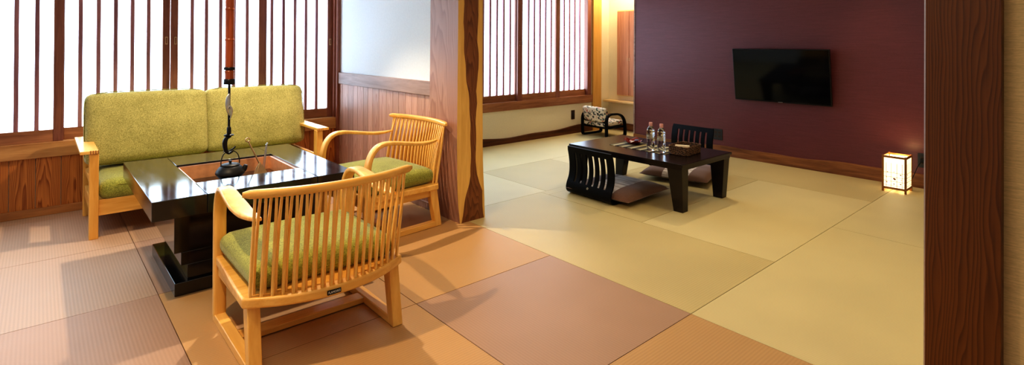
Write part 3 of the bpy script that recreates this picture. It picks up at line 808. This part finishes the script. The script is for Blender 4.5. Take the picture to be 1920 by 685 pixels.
def zabuton(label, loc, rz, sx=.295, sy=.30, h=.115):
    b = B(); n = 30; g = {}
    for side in (1, -1):
        for i in range(n+1):
            for j in range(n+1):
                u, v = -1+2*i/n, -1+2*j/n
                if side == -1 and (i in (0,n) or j in (0,n)): g[side,i,j] = g[1,i,j]; continue
                f = ((1-abs(u)**5)*(1-abs(v)**5))
                pin = 1-.06*(1-abs(u*v))*(u*u+v*v)/2*1.4
                zz = h/2*(f**.5)*(1-.18*(u*u+v*v)/2)
                zz *= 1+.03*sin(9*u+3*v)*.6
                g[side,i,j] = b.verts.new((u*sx*pin, v*sy*pin, (zz if side == 1 else -zz*.55)))
    for side in (1, -1):
        for i in range(n):
            for j in range(n):
                q = [g[side,i,j], g[side,i+1,j], g[side,i+1,j+1], g[side,i,j+1]]
                b.faces.new(q if side == 1 else q[::-1])
    o = link('floor_cushion', b, M_zab, autos=80); o.location = loc; o.rotation_euler.z = rz
    tag(o, label, 'cushion', 'brown floor cushions on the legless chairs')
    return o
zabuton('brown floor cushion with pale band on the nearer legless chair', (3.515, 2.69, .050), radians(3))
zabuton('brown floor cushion with pale band, half under the far side of the low table', (4.43, 2.66, .050), radians(14))

# ------------------------------------------------------------------ TABLE SETTING
b = B(); box(b, -.145, .145, -.27, .27, 0, .003); o = link('placemat', b, M_stripe); o.location = (3.795, 2.61, LZ); tag(o, 'striped beige and brown woven mat under the bottles and red dish', 'placemat')
# red leaf dish
b = B(); n = 40; rings = []
for k, (r, z) in enumerate(((0,.004),(.035,.004),(.05,.006),(.075,.018),(.092,.03),(.096,.031),(.094,.026),(.07,.012),(.045,0),(0,0))):
    if r == 0: rings.append([b.verts.new((0,0,z))]); continue
    rr = []
    for i in range(n):
        a = 2*pi*i/n; f = 1+.10*cos(5*a)*(r/.09)**2; zz = z+.008*cos(5*a+1)*(r/.09)**2
        rr.append(b.verts.new((r*f*cos(a), r*f*.82*sin(a), max(zz, 0))))
    rings.append(rr)
for a, c in zip(rings, rings[1:]):
    for i in range(n):
        j = (i+1) % n
        if len(a) == 1: b.faces.new((a[0], c[i], c[j]))
        elif len(c) == 1: b.faces.new((a[i], c[0], a[j]))
        else: b.faces.new((a[i], c[i], c[j], a[j]))
o = link('sweets_dish', b, M_dish); o.location = (3.845, 2.775, LZ+.003); o.rotation_euler.z = .5; tag(o, 'wavy-edged dark red dish holding wrapped sweets', 'dish')
M_sw = [plain('sweet_wrap_%s' % n_, c_, .4) for n_, c_ in (('pink', srgb(238,190,180)), ('white', srgb(240,232,222)), ('blue', srgb(140,150,190)))]
sweet_labels = ['pink wrapped sweet nearest the bottles in the red dish', 'white wrapped sweet in the middle of the red dish', 'blue and white wrapped sweet standing highest in the red dish', 'pink wrapped sweet at the left in the red dish', 'white wrapped sweet at the near rim of the red dish']
for i, (dx, dy, dz, r_) in enumerate(((.0,-.045,.016,.3),(-.008,.0,.014,1.4),(.02,-.02,.028,2.2),(.01,.035,.014,.9),(-.035,-.015,.014,2.6))):
    b = B(); rbox(b, .032, .021, .016, .006, n=5); 
    for s in (-1, 1):
        hexa(b, [(s*.012,-.003,-.002),(s*.022,-.008,-.003),(s*.022,.008,-.003),(s*.012,.003,-.002),(s*.012,-.003,.002),(s*.022,-.008,.003),(s*.022,.008,.003),(s*.012,.003,.002)])
    o = link('wrapped_sweet', b, M_sw[(0,1,2,0,1)[i]]); o.location = (3.845+dx, 2.775+dy, LZ+dz+.004); o.rotation_euler = (.1*i, .15, r_)
    tag(o, sweet_labels[i], 'sweet', 'wrapped sweets in the red dish')
# bottles
def bottle(loc, label):
    t = thing('water_bottle', label, 'bottle', loc, group='water bottles on the low table')
    prof = [(0,.001),(.026,.001),(.031,.006),(.0325,.02),(.031,.035),(.0325,.042),(.031,.052),(.0325,.06),(.031,.07),(.0325,.078),(.0325,.145),(.0315,.15),(.0325,.155),(.031,.165),(.025,.18),(.016,.193),(.0125,.198),(.0125,.205),(0,.205)]
    b = B(); lathe(b, prof, 32); link('body', b, M_pet, t)
    b = B(); lathe(b, [(.0331,.095),(.0333,.096),(.0333,.128),(.0331,.129)], 32); lb = link('label_band', b, M_label, t)
    b = B(); lathe(b, [(0,.226),(.0138,.226),(.0145,.223),(.0145,.2),(.0138,.199),(.0138,.196),(0,.196)], 24); link('cap', b, M_pink, t)
    return t
b1 = bottle((3.700, 2.505, LZ+.003), 'clear water bottle with pink cap, left of the pair on the low table')
b2 = copy_tree(b1); b2.location = (3.690, 2.400, LZ+.003); b2['label'] = 'clear water bottle with pink cap, right of the pair, next to the basket'
# basket
bk = thing('wicker_basket', 'dark brown rectangular wicker basket on the low table', 'basket', (3.825, 2.275, LZ+.001), radians(3))
def rr_path(hx_, hy_, r, n=8):
    P = []
    for (sx, sy, a0) in ((1,1,0),(-1,1,pi/2),(-1,-1,pi),(1,-1,3*pi/2)):
        for i in range(n+1):
            a = a0+pi/2*i/n; P.append((sx*(hx_-r)+r*cos(a), sy*(hy_-r)+r*sin(a)))
    # resample evenly
    L = [0]; Q = P+[P[0]]
    for a, c in zip(Q, Q[1:]): L.append(L[-1]+math.dist(a, c))
    out = []; m = 72
    for k in range(m):
        d = L[-1]*k/m; i = max(j for j in range(len(L)-1) if L[j] <= d)
        f = (d-L[i])/max(1e-9, L[i+1]-L[i]); out.append((Q[i][0]*(1-f)+Q[i+1][0]*f, Q[i][1]*(1-f)+Q[i+1][1]*f))
    return out
b = B()
for k in range(7):
    z = .005+k*.0085; f = 1+.02*k/6; pp = rr_path(.118*f, .078*f, .025)
    m = len(pp); ring = []
    for i, (x, y) in enumerate(pp):
        d = .0028*(1 if ((i//2)+k) % 2 else -1); l = math.hypot(x, y); ring.append((x+x/l*d, y+y/l*d, z))
    sweep(b, ring, (.009,.0055), side=(0,0,1), n=6, e=2, closed=True)
link('woven_side', b, M_wick, bk)
b = B(); pp = rr_path(.122, .082, .027); sweep(b, [(x, y, .064+.0015*sin(i*1.9)) for i, (x, y) in enumerate(pp)], (.009,.010), side=(0,0,1), n=8, e=2, closed=True); link('rim', b, M_wick, bk)
b = B(); box(b, -.11, .11, -.07, .07, .001, .005); link('bottom', b, M_wick, bk)
for i, (dx, dy, lab) in enumerate(((-.015,.012,'rolled cream towel lying on top in the wicker basket'), (.02,-.028,'rolled cream towel lying nearer the table end in the wicker basket'))):
    b = B(); prof = [(0,-.055),(.010,-.055),(.0135,-.052),(.014,0),(.0135,.052),(.010,.055),(.006,.052),(0,.054)]; lathe(b, prof, 20)
    o = link('rolled_towel', b, M_towel); o.location = (3.825+dx, 2.275+dy, LZ+(.052 if i == 0 else .034)); o.rotation_euler = (radians(90), 0, radians(28 if i == 0 else 80)); tag(o, lab, 'towel', 'rolled towels in the basket')

# ------------------------------------------------------------------ FLORAL LOW CHAIR
fc = thing('low_armchair', 'low chair with floral fabric and bentwood loop arms in the room corner', 'chair', (5.665, 4.565, 0), radians(-4))
for s in (1, -1):
    b = B()
    # D-shaped loop in xz plane
    path = [(-.18,.02),(-.185,.10),(-.185,.22),(-.165,.275),(-.12,.298),(-.05,.30),(.04,.293),(.11,.262),(.155,.20),(.17,.12),(.172,.03),(.15,.008),(.06,.004),(-.06,.004),(-.16,.006)]
    if s: sp = spline([(x, s*.215, z+.008) for x, z in path]+[(path[0][0], s*.215, path[0][1]+.008)], 5)
    sweep(b, sp[:-1], (.046,.027), side=(0,1,0), n=10, e=4, closed=True); link('arm_loop', b, M_zaisu, fc, autos=50)
b = B(); rbox(b, .36, .385, .055, .022, puff=.008, n=12); c = link('seat', b, M_floral, fc, autos=80); c.location = (0,0,.178); c.rotation_euler.y = radians(-3)
b = B(); box(b, -.165, .165, -.205, .205, .118, .150); link('seat_frame', b, M_zaisu, fc, bevel=.004)
b = B(); rbox(b, .05, .41, .185, .022, puff=0, n=14, side_puff=.004)
for v in b.verts: v.co.z += .018*(1-(v.co.y/.2)**2) if v.co.z > 0 else 0
for v in b.verts: v.co.x -= .03*(1-(v.co.y/.2)**2)
c = link('backrest', b, M_floral, fc, autos=80); c.location = (-.165,0,.300); c.rotation_euler.y = radians(-12)
b = B(); box(b, -.18, -.162, -.20, .20, .20, .222); link('back_rail', b, M_zaisu, fc, bevel=.003)

# ------------------------------------------------------------------ TV
tv = thing('television', 'black flat television mounted on the purple wall', 'television', (5.575, 2.268, .905))
tilt = Matrix.Rotation(radians(-8), 4, 'Y')
b = B(); box(b, -.012, .018, -.467, .467, -.272, .272, M=tilt); link('casing', b, M_tvb, tv, bevel=.003)
b = B(); box(b, .018, .04, -.30, .30, -.2, .12, M=tilt); link('back_cover', b, M_tvb, tv, bevel=.004)
b = B(); box(b, -.0132, -.0118, -.459, .459, -.258, .264, M=tilt); sc = link('screen', b, M_tvs, tv, smooth=False)
b = B(); box(b, -.0142, -.0122, -.022, .022, -.2695, -.2655, M=tilt); link('logo_strip', b, M_silver, tv)
b = B(); box(b, .03, .084, -.05, .05, -.09, .03); box(b, .07, .0842, -.12, .12, -.12, .08); link('wall_bracket', b, M_blackm, tv)

# ------------------------------------------------------------------ OUTLETS AND SWITCH
def outlet(loc, label, rows=1):
    t = thing('wall_outlet', label, 'outlet', loc)
    b = B(); box(b, -.006, 0, -.036, .036, -.06, .06) if rows == 2 else box(b, -.006, 0, -.058, .058, -.06, .06); link('plate', b, M_plate, t, bevel=.002)
    b = B()
    for dy in ((0,) if rows == 2 else (-.022, .022)):
        for dz in (-.022, .022): box(b, -.0075, -.0055, dy-.014, dy+.014, dz-.012, dz+.012)
    so_ = link('socket', b, M_plate_d, t, bevel=.001)
    b = B()
    for dy in ((0,) if rows == 2 else (-.022, .022)):
        for dz in (-.022, .022):
            for k in (-1, 1): box(b, -.0082, -.0072, dy+k*.005-.0012, dy+k*.005+.0012, dz-.006, dz+.006)
    link('socket_slot', b, M_hole, so_)
    return t
outlet((XR, 2.963, .222), 'dark double wall outlet beside the slatted chair back on the purple wall')
outlet((XR, 1.118, .235), 'dark wall outlet behind the paper lantern with a plug in it', 2)
t = thing('wall_switch', 'narrow dark socket plate on the cream wall below the far window', 'outlet', (5.475, YW, .253))
b = B(); box(b, -.034, .034, -.006, 0, -.062, .062); link('plate', b, M_plate_d, t, bevel=.002)
b = B(); box(b, -.014, .014, -.0085, -.0055, -.035, .035); link('rocker', b, M_plate, t, bevel=.001)

# ------------------------------------------------------------------ LANTERN
ln = thing('paper_lantern', 'small lit paper lantern with wooden frame standing by the purple wall', 'lamp', (5.39, 1.24, 0))
LX, LY, LH = .095, .085, .30
b = B()
for sx in (-1, 1):
    for sy in (-1, 1): box(b, sx*LX-.007*(1+sx), sx*LX+.007*(1-sx), sy*LY-.007*(1+sy), sy*LY+.007*(1-sy), 0, LH+.002)
for sy in (-1, 1):
    for z0 in (.025, LH-.018): box(b, -LX+.012, LX-.012, sy*LY-.0045*(1+sy), sy*LY+.0045*(1-sy), z0, z0+.016)
for sx in (-1, 1):
    for z0 in (.025, LH-.018): box(b, sx*LX-.0045*(1+sx), sx*LX+.0045*(1-sx), -LY+.012, LY-.012, z0, z0+.016)
link('frame', b, M_lampwood, ln, bevel=.001)
b = B()
i_ = .006
for sx in (-1, 1): box(b, sx*(LX-i_)-.001, sx*(LX-i_)+.001, -LY+i_, LY-i_, .03, LH-.012)
for sy in (-1, 1): box(b, -LX+i_, LX-i_, sy*(LY-i_)-.001, sy*(LY-i_)+.001, .03, LH-.012)
link('paper_shade', b, M_lamp, ln, smooth=False)
b = B(); lathe(b, [(0,.235),(.014,.228),(.022,.205),(.018,.18),(.011,.165),(.011,.14),(0,.14)], 20); link('bulb', b, emit('lantern_bulb_mat', (1,.78,.42,1), 6.0), ln)
b = B(); lathe(b, [(0,.02),(.02,.02),(.02,.03),(.013,.04),(.013,.14),(0,.14)], 16); box(b, -LX+.008, LX-.008, -.008, .008, .028, .036); link('bulb_holder', b, M_lampwood, ln)
b = B()
for z in (.055,.09,.125,.16): box(b, -LX+.0035, -LX+.0048, -LY+.012, LY-.012, z, z+.002)
for y in (-.055,-.02,.02,.055): box(b, -LX+.0035, -LX+.0048, y-.001, y+.001, .037, .24)
for z in (.055,.09,.125,.16): box(b, -LX+.012, LX-.012, -LY+.0035, -LY+.0048, z, z+.002)
for x in (-.05,0,.05): box(b, x-.001, x+.001, -LY+.0035, -LY+.0048, .037, .24)
link('grid', b, M_lampwood, ln)
b = B()
for y, z, s in ((-.045,.15,.005),(0,.17,.003),(.045,.165,.004),(-.003,.112,.009),(-.05,.11,.003),(.05,.12,.003),(-.045,.075,.005),(0,.07,.0045),(.05,.08,.0045)):
    box(b, -LX+.0028, -LX+.0042, y-s, y+s, z-s*.7, z+s*.7, M=Matrix.Translation((0,y,z)) @ Matrix.Rotation(.6, 4, 'X') @ Matrix.Translation((0,-y,-z)))
for x, z, s in ((-.04,.15,.004),(.03,.07,.004),(.0,.11,.005)):
    box(b, x-s, x+s, -LY+.0028, -LY+.0042, z-s*.7, z+s*.7)
link('pressed_flower', b, M_flower, ln)
b = B(); tube(b, spline([(.094,-.03,.02),(.12,-.05,.03),(.155,-.075,.10),(.20,-.10,.19),(.235,-.118,.225),(.25,-.122,.232)], 6), .0028, 8)
link('power_cord', b, M_blackm, ln)
b = B(); box(b, .238, .263, -.135, -.108, .218, .248); link('plug', b, M_blackm, ln, bevel=.003)

# ------------------------------------------------------------------ NOOK CABINET AND SHELF
nc = thing('wall_cabinet', 'tall light wood cabinet in the nook beside the purple wall', 'cabinet', (6.25, 4.45, .49))
b = B(); box(b, -.05, 0, -.33, .315, 0, 1.21); link('body', b, M_shelf, nc, bevel=.002)
for (y0, y1) in ((.103,.305), (-.115,.098), (-.33,-.12)):
    b = B(); box(b, -.062, -.05, y0, y1, .012, 1.195); dd = link('door', b, M_nook_door, nc, bevel=.002)
    b = B(); yk = y0+.012 if y0 > 0 else y1-.012
    tube(b, [(-.062,yk,.50),(-.074,yk,.502),(-.074,yk,.535),(-.062,yk,.537)], .003, 8); link('handle', b, M_brass, dd)
b = B(); box(b, 6.10, 6.25, 4.0, 4.935, .395, .42); o = link('wall_shelf', b, M_shelf, bevel=.003); tag(o, 'pale wooden shelf board below the nook cabinet', 'shelf')

# ------------------------------------------------------------------ LIGHTS
def spot(loc, target, energy, col, size=75, blend=.5, r=.03):
    l = bpy.data.lights.new('downlight_or_fill_lamp', 'SPOT'); l.energy = energy; l.color = col; l.spot_size = radians(size); l.spot_blend = blend; l.shadow_soft_size = r
    o = bpy.data.objects.new('downlight_or_fill_lamp', l); COL.objects.link(o); o.location = loc
    o.rotation_euler = (Vector(target)-Vector(loc)).to_track_quat('-Z', 'Y').to_euler()
def area(loc, target, energy, col, sx, sy):
    l = bpy.data.lights.new('added_fill_lamp', 'AREA'); l.shape = 'RECTANGLE'; l.size = sx; l.size_y = sy; l.energy = energy; l.color = col  # soft fill added to brighten, no fitting in the room
    o = bpy.data.objects.new('added_fill_lamp', l); COL.objects.link(o); o.location = loc
    o.rotation_euler = (Vector(target)-Vector(loc)).to_track_quat('-Z', 'Y').to_euler()
spot((-.03, 2.0, 2.37), (.6, 2.25, 0), 86, (1,.76,.48), 112, .5, .02)
spot((1.38, 3.8, 2.37), (.75, 3.45, 0), 112, (1,.82,.62), 98, .4, .02)
spot((3.3, 1.2, 2.37), (3.1, 1.2, 0), 40, (1,.80,.50), 88, .9, .05)
spot((4.75, 2.7, 2.37), (4.3, 2.6, 0), 42, (1,.80,.50), 84, .7, .03)
spot((5.2, 1.5, 2.37), (5.35, 1.4, 0), 22, (1,.66,.30), 62, .9, .04)  # added spot strengthening the lantern's glow on the wall, not a ceiling fitting
spot((6.0, 4.6, 2.37), (6.0, 4.5, 0), 46, (1,.82,.55), 120, .8, .04)
area((.4, .6, 2.36), (.6, .3, 0), 17, (1,.88,.70), 1.6, 1.6)  # added warm fill for camera-side faces, near post and beige wall
area((-1.3, 2.4, 2.3), (-.4, 2.5, 0), 7, (.72,.86,1), 1.2, 1.2)  # added cool fill standing in for window light further left
area((3.8, 1.6, 2.36), (3.8, 1.6, 0), 4, (1,.9,.75), 1.4, 1.4)  # added soft fill over the straw tatami room
l_ = bpy.data.lights.new('lantern_lamp', 'POINT'); l_.energy = 1.1; l_.color = (1,.62,.26); l_.shadow_soft_size = .045
lo_ = bpy.data.objects.new('lantern_lamp', l_); COL.objects.link(lo_); lo_.location = (5.39, 1.24, .272)
W = bpy.data.worlds.new('World'); bpy.context.scene.world = W; W.use_nodes = True
bg = W.node_tree.nodes['Background']; bg.inputs[0].default_value = (.92,.95,1,1); bg.inputs[1].default_value = .3

# ------------------------------------------------------------------ CAMERA
f_, cyp, yaw, pitch, roll = 1007.13, 80.005, .722294, .004458, .005576
fw = Vector((sin(yaw), cos(yaw), 0)); rt = Vector((cos(yaw), -sin(yaw), 0)); up = Vector((0,0,1))
fw2 = fw*cos(pitch)+up*sin(pitch); up2 = up*cos(pitch)-fw*sin(pitch)
r3 = rt*cos(roll)+up2*sin(roll); u3 = up2*cos(roll)-rt*sin(roll)
cam = bpy.data.cameras.new('camera'); co = bpy.data.objects.new('camera', cam); COL.objects.link(co)
Mx = Matrix((r3, u3, -fw2)).transposed().to_4x4(); Mx.translation = (0,0,1.2); co.matrix_world = Mx
cam.sensor_width = 36; cam.sensor_fit = 'HORIZONTAL'; cam.lens = f_/1920*36
cam.shift_y = -(342.5-cyp)/1920; cam.shift_x = 0; cam.clip_start = .05
bpy.context.scene.camera = co
sc = bpy.context.scene
sc.view_settings.view_transform = 'Standard'; sc.view_settings.look = 'High Contrast'; sc.view_settings.exposure = 0.08; sc.view_settings.gamma = 1.0
